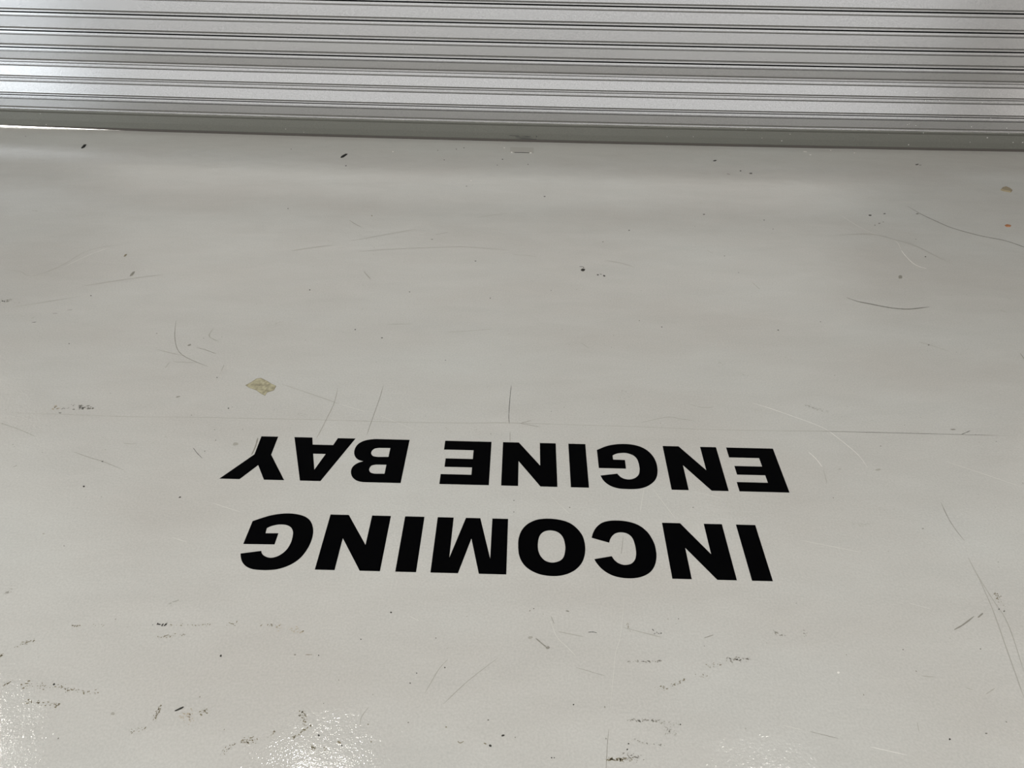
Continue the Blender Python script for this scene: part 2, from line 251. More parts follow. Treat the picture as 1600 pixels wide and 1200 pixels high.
    ('g', 0.0511, 1.0592, 0.0015, 0.0, -0.0, -0.0016),
    ('h', 0.1318, 1.0545, 0.0044, -0.0012, -0.0005, -0.0017),
    ('g', 0.8955, 0.975, 0.0018, 0.0001, -0.0007, -0.0016),
    ('l', 0.7278, 0.9131, 0.0029, 0.0001, -0.0008, -0.0025),
    ('g', 1.0751, 0.9819, 0.0018, 0.0001, -0.0008, -0.0017),
    ('d', 0.9099, 0.7693, 0.0024, 0.0001, -0.001, -0.0022),
    ('g', 0.9919, 0.7836, 0.0024, -0.0004, -0.0009, -0.0014),
    ('g', 1.1721, 1.0913, 0.0022, 0.0001, -0.0011, -0.0022),
    ('g', 1.1818, 1.0862, 0.0022, 0.0001, -0.0013, -0.0025),
    ('d', -0.6958, 0.7891, 0.0079, 0.005, 0.0017, -0.002),
]
SCUFFS = [
    ('d', 6, 0.01, 0.0038, [(-1.9806, 2.3781), (-1.9657, 2.3648)]),
    ('h', 10, 0.01, 0.0038, [(-1.9636, 2.3742), (-1.9397, 2.3752)]),
    ('h', 3, 0.0027, 0.0034, [(-1.9236, 2.3597), (-1.9022, 2.3652)]),
    ('t', 12, 0.0068, 0.003, [(-1.4618, 1.7539), (-1.4383, 1.7516)]),
    ('g', 4, 0.0031, 0.0032, [(-1.4308, 1.7487), (-1.4205, 1.7523)]),
    ('g', 26, 0.0093, 0.004, [(-1.4112, 1.7621), (-1.3877, 1.7598), (-1.3608, 1.7545), (-1.3384, 1.7585)]),
    ('g', 4, 0.003, 0.002, [(-1.4388, 1.7328), (-1.4195, 1.7304)]),
    ('f', 22, 0.0128, 0.0023, [(-0.9603, 2.2301), (-0.9223, 2.2616), (-0.8766, 2.2678), (-0.8377, 2.2824)]),
    ('f', 10, 0.0076, 0.0022, [(0.6896, 2.0774), (0.7126, 2.0708)]),
    ('f', 12, 0.0073, 0.0022, [(0.7436, 2.0204), (0.7798, 2.0073)]),
    ('h', 40, 0.0306, 0.0012, [(0.3284, 1.8495), (0.3774, 1.9013)]),
    ('h', 44, 0.0078, 0.0017, [(0.9304, 1.8557), (0.9609, 1.8407), (1.0045, 1.8168)]),
    ('f', 40, 0.0249, 0.0012, [(1.0004, 1.804), (1.1324, 1.7778)]),
    ('f', 12, 0.0086, 0.0015, [(-1.1023, 1.6085), (-1.0566, 1.6388), (-1.0165, 1.6873)]),
    ('f', 12, 0.0046, 0.0016, [(-0.6924, 1.7541), (-0.6456, 1.7435)]),
    ('h', 8, 0.0073, 0.0014, [(-0.2212, 1.7043), (-0.199, 1.6755)]),
    ('h', 10, 0.0087, 0.0014, [(-0.1326, 1.7075), (-0.107, 1.6729)]),
    ('f', 18, 0.0037, 0.0017, [(0.9026, 1.351), (0.9547, 1.3527)]),
    ('f', 14, 0.006, 0.0014, [(0.9945, 1.4047), (1.0477, 1.4064)]),
    ('b', 8, 0.0017, 0.0018, [(-1.0237, 0.9799), (-0.9952, 0.9825)]),
    ('b', 5, 0.0017, 0.0015, [(-0.9762, 0.9864), (-0.9364, 0.9842)]),
    ('d', 12, 0.0027, 0.0022, [(-0.8342, 0.989), (-0.7988, 0.99)]),
    ('b', 20, 0.002, 0.0016, [(-0.7982, 0.9884), (-0.6985, 0.993)]),
    ('b', 8, 0.0044, 0.0015, [(-0.6701, 0.9973), (-0.6375, 0.9983)]),
    ('b', 22, 0.0026, 0.0016, [(-0.8171, 0.9543), (-0.7871, 0.9601), (-0.7476, 0.9646)]),
    ('b', 24, 0.0048, 0.0017, [(-1.1205, 0.9242), (-1.082, 0.9415)]),
    ('b', 8, 0.0047, 0.0021, [(-1.1393, 0.9013), (-1.1346, 0.903)]),
    ('b', 12, 0.0044, 0.0016, [(-1.093, 0.8325), (-1.079, 0.8447)]),
    ('b', 60, 0.0051, 0.0018, [(-1.0572, 0.8306), (-0.9746, 0.8314), (-0.8846, 0.8165)]),
    ('b', 46, 0.0036, 0.0016, [(-1.0277, 0.7967), (-0.9892, 0.7936), (-0.951, 0.7904)]),
    ('b', 30, 0.007, 0.0016, [(-0.7378, 0.7658), (-0.7382, 0.7935)]),
    ('t', 36, 0.0095, 0.0016, [(-0.6871, 0.7838), (-0.6601, 0.7652)]),
    ('b', 14, 0.0041, 0.0016, [(-0.651, 0.7848), (-0.6324, 0.7853)]),
    ('b', 18, 0.004, 0.0012, [(-0.7811, 0.7363), (-0.747, 0.7493)]),
    ('b', 26, 0.0045, 0.0013, [(-0.5783, 0.7002), (-0.5546, 0.7189)]),
    ('b', 34, 0.0058, 0.0016, [(-0.5441, 0.727), (-0.5152, 0.7265)]),
    ('f', 12, 0.0043, 0.0018, [(-0.8198, 1.0436), (-0.798, 1.0586)]),
    ('f', 22, 0.011, 0.0018, [(-1.2192, 1.0622), (-1.2111, 1.0809)]),
    ('b', 10, 0.002, 0.0018, [(-0.5886, 0.9946), (-0.5354, 0.9962)]),
    ('t', 30, 0.0057, 0.0018, [(-0.5492, 0.9924), (-0.479, 0.9792)]),
    ('b', 30, 0.0081, 0.0017, [(-0.4397, 0.7907), (-0.423, 0.7663)]),
    ('b', 20, 0.004, 0.0016, [(-0.4452, 0.7336), (-0.4098, 0.7613)]),
    ('b', 8, 0.0027, 0.0013, [(-0.4937, 0.7336), (-0.4817, 0.7472)]),
    ('b', 14, 0.0038, 0.0015, [(-0.409, 0.7189), (-0.3685, 0.7123)]),
    ('d', 8, 0.0041, 0.0016, [(0.3275, 1.0031), (0.3464, 1.0003)]),
    ('h', 34, 0.0019, 0.0017, [(0.2531, 0.9275), (0.3395, 0.93)]),
    ('b', 30, 0.0036, 0.0017, [(0.3186, 0.8608), (0.3525, 0.8736), (0.3893, 0.8851)]),
    ('b', 8, 0.0021, 0.0016, [(0.4055, 0.8978), (0.4333, 0.8955)]),
    ('b', 12, 0.0038, 0.0017, [(0.438, 0.9203), (0.4752, 0.9276)]),
    ('h', 40, 0.0045, 0.002, [(0.4815, 0.9373), (0.5387, 0.9421)]),
    ('h', 44, 0.0022, 0.0016, [(0.2436, 0.7916), (0.3134, 0.7922)]),
    ('f', 14, 0.0036, 0.0017, [(0.313, 0.7894), (0.3524, 0.785)]),
    ('f', 28, 0.0067, 0.0016, [(0.3241, 0.7734), (0.343, 0.7672)]),
    ('h', 20, 0.0021, 0.0014, [(0.2494, 0.7579), (0.2675, 0.7439), (0.3193, 0.7401)]),
    ('b', 40, 0.0025, 0.0018, [(0.1928, 0.7096), (0.2507, 0.7099)]),
    ('h', 26, 0.0057, 0.0018, [(0.2234, 0.7207), (0.2703, 0.713)]),
    ('b', 8, 0.0051, 0.0015, [(0.2707, 1.0288), (0.275, 0.9982)]),
    ('h', 12, 0.0044, 0.0018, [(0.6085, 1.0115), (0.6352, 1.0005)]),
    ('h', 8, 0.0051, 0.0016, [(0.6795, 1.0102), (0.689, 1.0071)]),
    ('b', 26, 0.0093, 0.0016, [(1.1878, 1.1415), (1.1848, 1.1044)]),
]

# ------------------------------------------------------------------ materials
def mat(name, col, rough=.5, metal=0., spec=.5):
    m = bpy.data.materials.new(name); m.use_nodes = True
    b = m.node_tree.nodes['Principled BSDF']
    b.inputs['Base Color'].default_value = (*col, 1)
    b.inputs['Roughness'].default_value = rough
    b.inputs['Metallic'].default_value = metal
    b.inputs['Specular IOR Level'].default_value = spec
    return m

def nodes(m):
    return m.node_tree.nodes, m.node_tree.links, m.node_tree.nodes['Principled BSDF']

def floor_paint():
    m = mat('floor_paint', (.5, .49, .45), FLOOR_ROUGH, 0, .5)
    n, l, b = nodes(m)
    tc = n.new('ShaderNodeTexCoord')
    # broad cloudy wear: slightly greyer / yellower areas of the old paint
    n1 = n.new('ShaderNodeTexNoise'); n1.inputs['Scale'].default_value = 1.3; n1.inputs['Detail'].default_value = 5; n1.inputs['Roughness'].default_value = .55
    mp = n.new('ShaderNodeMapping'); mp.inputs['Scale'].default_value = (.8, 1.5, 1); mp.inputs['Rotation'].default_value = (0, 0, .35)
    l.new(tc.outputs['Object'], mp.inputs['Vector']); l.new(mp.outputs['Vector'], n1.inputs['Vector'])
    r1 = n.new('ShaderNodeValToRGB')
    r1.color_ramp.elements[0].position = .36; r1.color_ramp.elements[0].color = FLOOR_A
    r1.color_ramp.elements[1].position = .66; r1.color_ramp.elements[1].color = FLOOR_B
    l.new(n1.outputs['Fac'], r1.inputs['Fac'])
    # smeary streaks
    n2 = n.new('ShaderNodeTexNoise'); n2.inputs['Scale'].default_value = 7; n2.inputs['Detail'].default_value = 8; n2.inputs['Roughness'].default_value = .62; n2.inputs['Distortion'].default_value = .6
    mp2 = n.new('ShaderNodeMapping'); mp2.inputs['Scale'].default_value = (.45, 1.6, 1); mp2.inputs['Rotation'].default_value = (0, 0, -.3)
    l.new(tc.outputs['Object'], mp2.inputs['Vector']); l.new(mp2.outputs['Vector'], n2.inputs['Vector'])
    r2 = n.new('ShaderNodeMapRange'); r2.inputs['From Min'].default_value = .3; r2.inputs['From Max'].default_value = .7
    r2.inputs['To Min'].default_value = .965; r2.inputs['To Max'].default_value = 1.025
    l.new(n2.outputs['Fac'], r2.inputs['Value'])
    # fine grain
    n3 = n.new('ShaderNodeTexNoise'); n3.inputs['Scale'].default_value = 190; n3.inputs['Detail'].default_value = 3
    l.new(tc.outputs['Object'], n3.inputs['Vector'])
    r3 = n.new('ShaderNodeMapRange'); r3.inputs['From Min'].default_value = .3; r3.inputs['From Max'].default_value = .7
    r3.inputs['To Min'].default_value = .94; r3.inputs['To Max'].default_value = 1.06
    l.new(n3.outputs['Fac'], r3.inputs['Value'])
    mu = n.new('ShaderNodeMath'); mu.operation = 'MULTIPLY'
    l.new(r2.outputs['Result'], mu.inputs[0]); l.new(r3.outputs['Result'], mu.inputs[1])
    mx = n.new('ShaderNodeVectorMath'); mx.operation = 'SCALE'
    l.new(r1.outputs['Color'], mx.inputs[0]); l.new(mu.outputs['Value'], mx.inputs['Scale'])
    l.new(mx.outputs['Vector'], b.inputs['Base Color'])
    # orange-peel bump
    n4 = n.new('ShaderNodeTexNoise'); n4.inputs['Scale'].default_value = 140; n4.inputs['Detail'].default_value = 2; n4.inputs['Roughness'].default_value = .6
    l.new(tc.outputs['Object'], n4.inputs['Vector'])
    n5 = n.new('ShaderNodeTexNoise'); n5.inputs['Scale'].default_value = 9; n5.inputs['Detail'].default_value = 3
    l.new(tc.outputs['Object'], n5.inputs['Vector'])
    b1 = n.new('ShaderNodeBump'); b1.inputs['Strength'].default_value = .18; b1.inputs['Distance'].default_value = .0022
    l.new(n4.outputs['Fac'], b1.inputs['Height'])
    b2 = n.new('ShaderNodeBump'); b2.inputs['Strength'].default_value = .18; b2.inputs['Distance'].default_value = .008
    l.new(n5.outputs['Fac'], b2.inputs['Height']); l.new(b1.outputs['Normal'], b2.inputs['Normal'])
    l.new(b2.outputs['Normal'], b.inputs['Normal'])
    return m

def slat_metal(name, col, rough, metal):
    m = mat(name, col, rough, metal)
    n, l, b = nodes(m)
    tc = n.new('ShaderNodeTexCoord')
    n1 = n.new('ShaderNodeTexNoise'); n1.inputs['Scale'].default_value = 210; n1.inputs['Detail'].default_value = 2
    l.new(tc.outputs['Object'], n1.inputs['Vector'])
    r = n.new('ShaderNodeMapRange'); r.inputs['From Min'].default_value = .3; r.inputs['From Max'].default_value = .7
    r.inputs['To Min'].default_value = .91; r.inputs['To Max'].default_value = 1.09
    l.new(n1.outputs['Fac'], r.inputs['Value'])
    v = n.new('ShaderNodeVectorMath'); v.operation = 'SCALE'; v.inputs[0].default_value = col
    l.new(r.outputs['Result'], v.inputs['Scale']); l.new(v.outputs['Vector'], b.inputs['Base Color'])
    n2 = n.new('ShaderNodeTexNoise'); n2.inputs['Scale'].default_value = 160; n2.inputs['Detail'].default_value = 2
    l.new(tc.outputs['Object'], n2.inputs['Vector'])
    bp = n.new('ShaderNodeBump'); bp.inputs['Strength'].default_value = .08; bp.inputs['Distance'].default_value = .0012
    l.new(n2.outputs['Fac'], bp.inputs['Height']); l.new(bp.outputs['Normal'], b.inputs['Normal'])
    return m

# --- tunables
FLOOR_ROUGH = .06
FLOOR_A = (.49, .477, .450, 1)
FLOOR_B = (.522, .523, .500, 1)
M = {}
M['floor'] = floor_paint()
M['slat'] = slat_metal('satin_silver_slat', (.43, .425, .415), .22, .8)
M['rail'] = slat_metal('dull_aluminium_rail', (.20, .20, .175), .42, .5)
M['rubber'] = mat('grey_rubber', (.09, .08, .07), .6)
M['vinyl'] = mat('black_vinyl', (.001, .0011, .0014), .4, 0, .018)
M['wall'] = mat('wall_paint', (.5, .485, .46), .7)
M['dark_steel'] = mat('dark_steel', (.2, .2, .2), .5, .6)
TONE = {'d': ('dark', (.035, .033, .028)), 'g': ('grey', (.17, .165, .145)), 'h': ('mid', (.25, .24, .21)), 'f': ('faint', (.34, .33, .295)),
        'b': ('brown', (.20, .175, .115)), 't': ('tan', (.40, .35, .27)), 'l': ('pale', (.72, .71, .67)), 'L': ('palefaint', (.585, .58, .54))}
for k, (nm, c) in TONE.items():
    M['mark_' + k] = mat('mark_' + nm, c, .5, 0, .35)

# ------------------------------------------------------------------ helpers
def link(name, me, m, parent=None):
    o = bpy.data.objects.new(name, me); C.objects.link(o)
    if m is not None:
        me.materials.clear(); me.materials.append(m)
    if parent is not None: o.parent = parent
    return o

def from_bm(name, bm, m, parent=None, smooth=False):
    me = bpy.data.meshes.new(name); bm.normal_update(); bm.to_mesh(me); bm.free()
    if smooth:
        for p in me.polygons: p.use_smooth = True
    return link(name, me, m, parent)

def tag(o, label, cat=None, group=None, kind=None):
    o['label'] = label
    if cat: o['category'] = cat
    if group: o['group'] = group
    if kind: o['kind'] = kind
    return o

def box(bm, x0, x1, y0, y1, z0, z1):
    v = [bm.verts.new((x, y, z)) for x in (x0, x1) for y in (y0, y1) for z in (z0, z1)]
    for f in ((0, 1, 3, 2), (4, 6, 7, 5), (0, 4, 5, 1), (2, 3, 7, 6), (0, 2, 6, 4), (1, 5, 7, 3)):
        bm.faces.new([v[i] for i in f])

def smooth_contour(pts, n=5):
    """closed contour; entries (x, y) are smooth, (x, y, 1) are corners"""
    N = len(pts); out = []
    for i in range(N):
        p1, p2 = pts[i], pts[(i + 1) % N]
        c1, c2 = len(p1) > 2, len(p2) > 2
        out.append((p1[0], p1[1]))
        if c1 and c2: continue
        p0 = p1 if c1 else pts[i - 1]
        p3 = p2 if c2 else pts[(i + 2) % N]
        for k in range(1, n):
            t = k / n; q = []
            for a in (0, 1):
                q.append(.5 * (2 * p1[a] + (p2[a] - p0[a]) * t + (2 * p0[a] - 5 * p1[a] + 4 * p2[a] - p3[a]) * t * t
                               + (3 * p1[a] - p0[a] - 3 * p2[a] + p3[a]) * t ** 3))
            out.append(tuple(q))
    return out

def plate_mesh(name, contours, thick):
    """flat sheet of the given thickness from closed outlines (metres)"""
    cu = bpy.data.curves.new(name, 'CURVE'); cu.dimensions = '2D'; cu.fill_mode = 'BOTH'; cu.extrude = thick / 2
    for c in contours:
        s = cu.splines.new('POLY'); s.points.add(len(c) - 1); s.use_cyclic_u = True
        for p, q in zip(s.points, c): p.co = (q[0], q[1], 0, 1)
    o = bpy.data.objects.new(name, cu); C.objects.link(o)
    dg = bpy.context.evaluated_depsgraph_get()
    me = bpy.data.meshes.new_from_object(o.evaluated_get(dg))
    bpy.data.objects.remove(o); bpy.data.curves.remove(cu)
    for v in me.vertices: v.co.z += thick / 2
    me.name = name
    return me

# ------------------------------------------------------------------ the room
DOOR_X0, DOOR_X1, DOOR_H = -3.72, 3.72, 3.6
def door_y(x): return 4.205 + .0042 * (x - 1.1) ** 2     # the shutter bows a little

bm = bmesh.new(); box(bm, -9, 9, -6.3, 6, -.2, 0)
floor = from_bm('floor', bm, M['floor']); tag(floor, 'warm light grey glossy painted concrete floor', None, None, 'structure')
bm = bmesh.new(); box(bm, -9, 9, -6.3, 4.6, 6.2, 6.4)
tag(from_bm('ceiling', bm, M['wall']), 'plain ceiling above the bay', None, None, 'structure')
bm = bmesh.new()
box(bm, -9, DOOR_X0, 4.22, 4.6, 0, 6.2); box(bm, DOOR_X1, 9, 4.22, 4.6, 0, 6.2); box(bm, DOOR_X0, DOOR_X1, 4.42, 4.6, DOOR_H, 6.2)
tag(from_bm('wall_front', bm, M['wall']), 'plain wall around the shutter door', None, None, 'structure')
OY0, OY1, OZ = -5.8, -1.6, 4.2
bm = bmesh.new(); box(bm, 9, 9.2, -6.3, OY0, 0, 6.2); box(bm, 9, 9.2, OY1, 4.6, 0, 6.2); box(bm, 9, 9.2, OY0, OY1, 2.8, 6.2)  # right wall opening is added to hold a fill light
tag(from_bm('wall_right', bm, M['wall']), 'plain right side wall with an opening added for fill light', None, None, 'structure')
BX0, BX1, BZ = -8.5, 8.0, 3.2                # long rear wall opening, added to hold a fill light
bm = bmesh.new(); box(bm, -9, BX0, -6.3, -6.1, 0, 6.2); box(bm, BX1, 9, -6.3, -6.1, 0, 6.2); box(bm, BX0, BX1, -6.3, -6.1, BZ, 6.2)
tag(from_bm('wall_back', bm, M['wall']), 'plain rear wall of the bay with a long opening added for fill light', None, None, 'structure')
# left wall with the open bay door that lets the daylight in
bm = bmesh.new()
box(bm, -9.2, -9, -6.3, OY0, 0, 6.2); box(bm, -9.2, -9, OY1, 4.6, 0, 6.2); box(bm, -9.2, -9, OY0, OY1, OZ, 6.2)
tag(from_bm('wall_left', bm, M['wall']), 'plain left side wall with an open bay door', None, None, 'structure')

# ------------------------------------------------------------------ floor marks (worn into the paint: parts of the floor)
Z0 = .00018
def ribbon(bm, pts, w):
    # Catmull-Rom refine, tapered ends
    P = [Vector(p) for p in pts]; Q = []
    for i in range(len(P) - 1):
        a, b, c, d = P[max(i - 1, 0)], P[i], P[i + 1], P[min(i + 2, len(P) - 1)]
        for k in range(6):
            t = k / 6
            Q.append(.5 * (2 * b + (c - a) * t + (2 * a - 5 * b + 4 * c - d) * t * t + (3 * b - a - 3 * c + d) * t ** 3))
    Q.append(P[-1]); n = len(Q); prev = None
    for i, q in enumerate(Q):
        tg = Q[min(i + 1, n - 1)] - Q[max(i - 1, 0)]
        nn = Vector((-tg.y, tg.x)).normalized()
        ww = w / 2 * min(1, .35 + 4 * min(i, n - 1 - i) / n) * (.75 + .5 * rnd.random())
        v = [bm.verts.new((q.x + nn.x * s, q.y + nn.y * s, Z0)) for s in (ww, -ww)]
        if prev: bm.faces.new((prev[0], prev[1], v[1], v[0]))
        prev = v

def blob(bm, x, y, ax, ay, bx, by, k=9, rag=.3):
    vs = []
    for i in range(k):
        t = 2 * math.pi * i / k; r = 1 + rag * (rnd.random() * 2 - 1)
        vs.append(bm.verts.new((x + r * (ax * math.cos(t) + bx * math.sin(t)), y + r * (ay * math.cos(t) + by * math.sin(t)), Z0 + .00004)))
    f = bm.faces.new(vs)
    f.normal_update()
    if f.normal.z < 0: f.normal_flip()

SC_NAME = {'d': 'scratch', 'g': 'scratch', 'h': 'scratch', 'f': 'scratch', 'b': 'scratch', 'l': 'pale_scratch', 'L': 'pale_scratch'}
for t, w, p in SCRATCHES:
    bm = bmesh.new(); ribbon(bm, p, w)
    bmesh.ops.recalc_face_normals(bm, faces=bm.faces)
    if bm.faces and sum(f.normal.z for f in bm.faces) < 0: bmesh.ops.reverse_faces(bm, faces=bm.faces)
    from_bm(SC_NAME[t], bm, M['mark_' + t], floor)
for t, n, sp, sz, p in SCUFFS:
    bm = bmesh.new(); P = [Vector(q) for q in p]
    seg = [(P[i + 1] - P[i]).length for i in range(len(P) - 1)]; L = sum(seg)
    for i in range(int(n * 1.25)):
        d = rnd.random() * L; j = 0
        while j < len(seg) - 1 and d > seg[j]: d -= seg[j]; j += 1
        c = P[j].lerp(P[j + 1], d / max(seg[j], 1e-6))
        s = sz * 1.05 * (.3 + .8 * rnd.random() ** 2); a = (P[-1] - P[0]).angle_signed(Vector((1, 0))) + rnd.gauss(0, .7)
        e = 1 + 1.0 * rnd.random()
        x = c.x + rnd.gauss(0, sp * .4); y = c.y + rnd.gauss(0, sp * .75)
        blob(bm, x, y, s * e * math.cos(a), s * e * math.sin(a), -s * .7 * math.sin(a), s * .7 * math.cos(a), 7, .45)
    from_bm('scuff_mark', bm, M['mark_' + t], floor)
by = {}
for s in SPECKS: by.setdefault(s[0], []).append(s)
bm = bmesh.new(); slots = sorted(by); 
for si, k in enumerate(slots):
    for s in by[k]:
        n0 = len(bm.faces); blob(bm, *s[1:], 10, .22); bm.faces.ensure_lookup_table(); bm.faces[-1].material_index = si
for i in range(900):                       # tiny pinholes and grit scattered over the paint
    x, y = rnd.uniform(-3.2, 3.2), rnd.uniform(.5, 4.15); s = rnd.uniform(.0008, .0017)
    if abs(x) < .95 and 1.1 < y < 1.66: continue
    blob(bm, x, y, s, 0, 0, s * 1.3, 6, .3); bm.faces.ensure_lookup_table(); bm.faces[-1].material_index = slots.index(rnd.choice('ghhff'))
sp = from_bm('grit_speck', bm, None, floor); sp['kind'] = 'stuff'
for k in slots: sp.data.materials.append(M['mark_' + k])

# bare patch where the paint has flaked off
TAN = [(-0.8935, 1.8903), (-0.8809, 1.9045), (-0.8681, 1.9259), (-0.8543, 1.9299), (-0.8283, 1.9135), (-0.8119, 1.9003), (-0.7944, 1.8907), (-0.7949, 1.877),
       (-0.7962, 1.8669), (-0.8141, 1.8561), (-0.8156, 1.8394), (-0.8308, 1.8488), (-0.8501, 1.8648), (-0.8624, 1.8711), (-0.8769, 1.8773)]
mt = mat('bare_tan_patch', (.36, .335, .235), .6, 0, .3)
n_, l_, b_ = nodes(mt)
tc = n_.new('ShaderNodeTexCoord'); nz = n_.new('ShaderNodeTexNoise'); nz.inputs['Scale'].default_value = 70; nz.inputs['Detail'].default_value = 4
l_.new(tc.outputs['Object'], nz.inputs['Vector'])
rp = n_.new('ShaderNodeValToRGB'); rp.color_ramp.elements[0].position = .3; rp.color_ramp.elements[0].color = (.22, .20, .14, 1)
rp.color_ramp.elements[1].position = .62; rp.color_ramp.elements[1].color = (.44, .41, .28, 1)
l_.new(nz.outputs['Fac'], rp.inputs['Fac']); l_.new(rp.outputs['Color'], b_.inputs['Base Color'])
cx = sum(p[0] for p in TAN) / len(TAN); cy = sum(p[1] for p in TAN) / len(TAN)
rim = link('paint_chip', plate_mesh('paint_chip', [[(cx + (x - cx) * 1.04, cy + (y - cy) * 1.04) for x, y in TAN]], .0002), mat('chip_rim', (.24, .22, .17), .6), floor)
rim['label'] = 'bare tan chip where the grey paint has flaked off'
fill = link('bare_concrete', plate_mesh('bare_concrete', [TAN], .00035), mt, rim)

# ------------------------------------------------------------------ roller shutter
door = bpy.data.objects.new('door_1', None); C.objects.link(door)
tag(door, 'closed silver roller shutter door of horizontal metal slats', 'roller door', None, 'structure')
XS = [DOOR_X0 + .03 + (DOOR_X1 - DOOR_X0 - .06) * i / 60 for i in range(61)]
# heights (mm) measured off the door: bottom edge of each slat face, and hinge gap beneath it
BOT = [728.3, 637.0, 544.5, 459.3, 382.5, 293.6, 200.6, 120.7]
GAP = [716.0, 623.1, 530.9, 444.1, 368.6, 282.0, 187.6, 106.3]
TILT = [4.4, 4.2, 3.2, 1.8, -1, 9.5, 9.5, .5]
z = BOT[0]
up = 1
while z + 92.3 < 3660:
    z += 92.3; BOT.insert(0, z); GAP.insert(0, z - 12.8); TILT.insert(0, TILT[0])
prof = []                                  # (z, d) from the top down, d towards the room
GW = {4: .5, 5: .6, 6: 1.1, 7: 1.3}
def slat_prof(zt, zb, zg, tilt, gw_top, gw):
    """zt: gap above, zb: lower edge of the face, zg: gap below"""
    tn = math.tan(math.radians(tilt))
    f0 = zt - 22                            # top of the flat face
    off = max(2.5, 7.2 - 60 * tn)           # the face always stands proud of the hook below it
    def face(zz): return off + (f0 - zz) * tn
    e = face(zb + 5)
    p = [(zt - 1.6 * gw_top, -34), (zt - 1.7 * gw_top, 2.2), (zt - 4.8, 2.6), (zt - 10, 3.3), (zt - 14.2, 3.8), (zt - 15.4, 3.0), (zt - 16.2, -2.2), (zt - 19.8, -2.6),
         (zt - 21, 1.2), (f0, face(f0)), (zb + 9, face(zb + 9)), (zb + 6, e), (zb + 3.6, e - 1.0), (zb + 1, e - 3.4), (zb - 1.8, max(.5, e - 6.4)), (zb - 2.6, .4),
         (zg + 7, .3), (zg + 3.4, .9), (zg + 1.7 * gw, .4), (zg + 1.6 * gw, -34)]
    return p
nS = len(BOT)
for k in range(nS):
    zt = GAP[k - 1] if k else BOT[0] + 79.5
    kk = k - (nS - 8)
    prof += slat_prof(zt, BOT[k], GAP[k], TILT[k], GW.get(kk - 1, 2.1), GW.get(kk, 2.1))
def sweep(profile, closed_back=-40, zfun=None):
    bm = bmesh.new(); cols = []
    pr = list(profile) + [(profile[-1][0], closed_back), (profile[0][0], closed_back)]
    for x in XS:
        y = door_y(x)
        cols.append([bm.verts.new((x, y - d / 1000, (zfun(x, zz) if zfun else zz) / 1000)) for zz, d in pr])
    n = len(pr)
    for a, b in zip(cols, cols[1:]):
        for i in range(n):
            j = (i + 1) % n
            bm.faces.new((a[i], a[j], b[j], b[i]))
    bm.faces.new(cols[0]); bm.faces.new(list(reversed(cols[-1])))
    bmesh.ops.recalc_face_normals(bm, faces=bm.faces)
    return bm
curtain = from_bm('slat_curtain', sweep(prof), M['slat'], door)
curtain.data.materials.append(mat('shaded_hinge_slot', (.03, .03, .032), .7, 0, .2))
for p in curtain.data.polygons:            # shade in the hinge slots, painted near black
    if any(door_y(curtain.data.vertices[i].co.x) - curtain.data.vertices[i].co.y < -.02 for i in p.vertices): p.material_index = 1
rail_prof = [(104.2, -34), (104.1, -.3), (103.6, 0), (98.5, .2), (97.6, -1.8), (93.5, -2.2), (92.6, .8), (91, 4.6), (50, 5.6), (16, 5.2), (14.5, 3.5), (13.5, -6)]
rail = from_bm('bottom_rail', sweep(rail_prof), M['rail'], door)
rail['label'] = 'dull grey bottom rail of the shutter'
def gap_h(x):
    """uneven seal: it lifts off the floor by a few millimetres in places"""
    g = .3
    g += 10 * max(0, min(1.15, (-1.9 - x) / 1.1)) ** 1.6 * (.93 + .07 * math.sin(x * 9))
    g += .9 * math.exp(-((x + .45) / .28) ** 2) + 1.1 * math.exp(-((x - .75) / .25) ** 2) + 1.4 * math.exp(-((x - 1.9) / .16) ** 2)
    return g
XS_keep = XS; XS = [DOOR_X0 + .03 + (DOOR_X1 - DOOR_X0 - .06) * i / 240 for i in range(241)]
seal = from_bm('rubber_seal', sweep([(14.5, -8), (14.4, 1.5), (9, 2.4), (3, 2.2), (0, 1.2), (0, -8)], -14, lambda x, zz: max(zz, gap_h(x)) if zz < 9 else max(zz, gap_h(x) + 2)), M['rubber'], rail)
XS = XS_keep
# scuffed dent in the rail, and pale paint flecks spattered on the right end
def on_door(x, zmm, d): return (x, door_y(x) - d / 1000, zmm / 1000)
def door_blobs(name, items, m, parent):
    bm = bmesh.new()
    for x, zz, d, rx, rz in items:
        vs = []
        for i in range(8):
            t = 2 * math.pi * i / 8; r = 1 + .3 * (rnd.random() * 2 - 1)
            vs.append(bm.verts.new(on_door(x + rx * r * math.cos(t), zz + 1000 * rz * r * math.sin(t), d)))
        bm.faces.new(vs)
    bmesh.ops.recalc_face_normals(bm, faces=bm.faces)
    o = from_bm(name, bm, m, parent); return o
door_blobs('scuff_mark', [(-.05, 36, 6.0, .035, .0016), (.02, 33, 5.9, .03, .0018), (.0, 24, 5.8, .045, .0016), (.075, 34, 6.0, .004, .004), (.03, 18, 5.7, .05, .0014), (-.03, 30, 5.9, .02, .0012)], mat('rail_scuff', (.05, .05, .05), .5), rail)
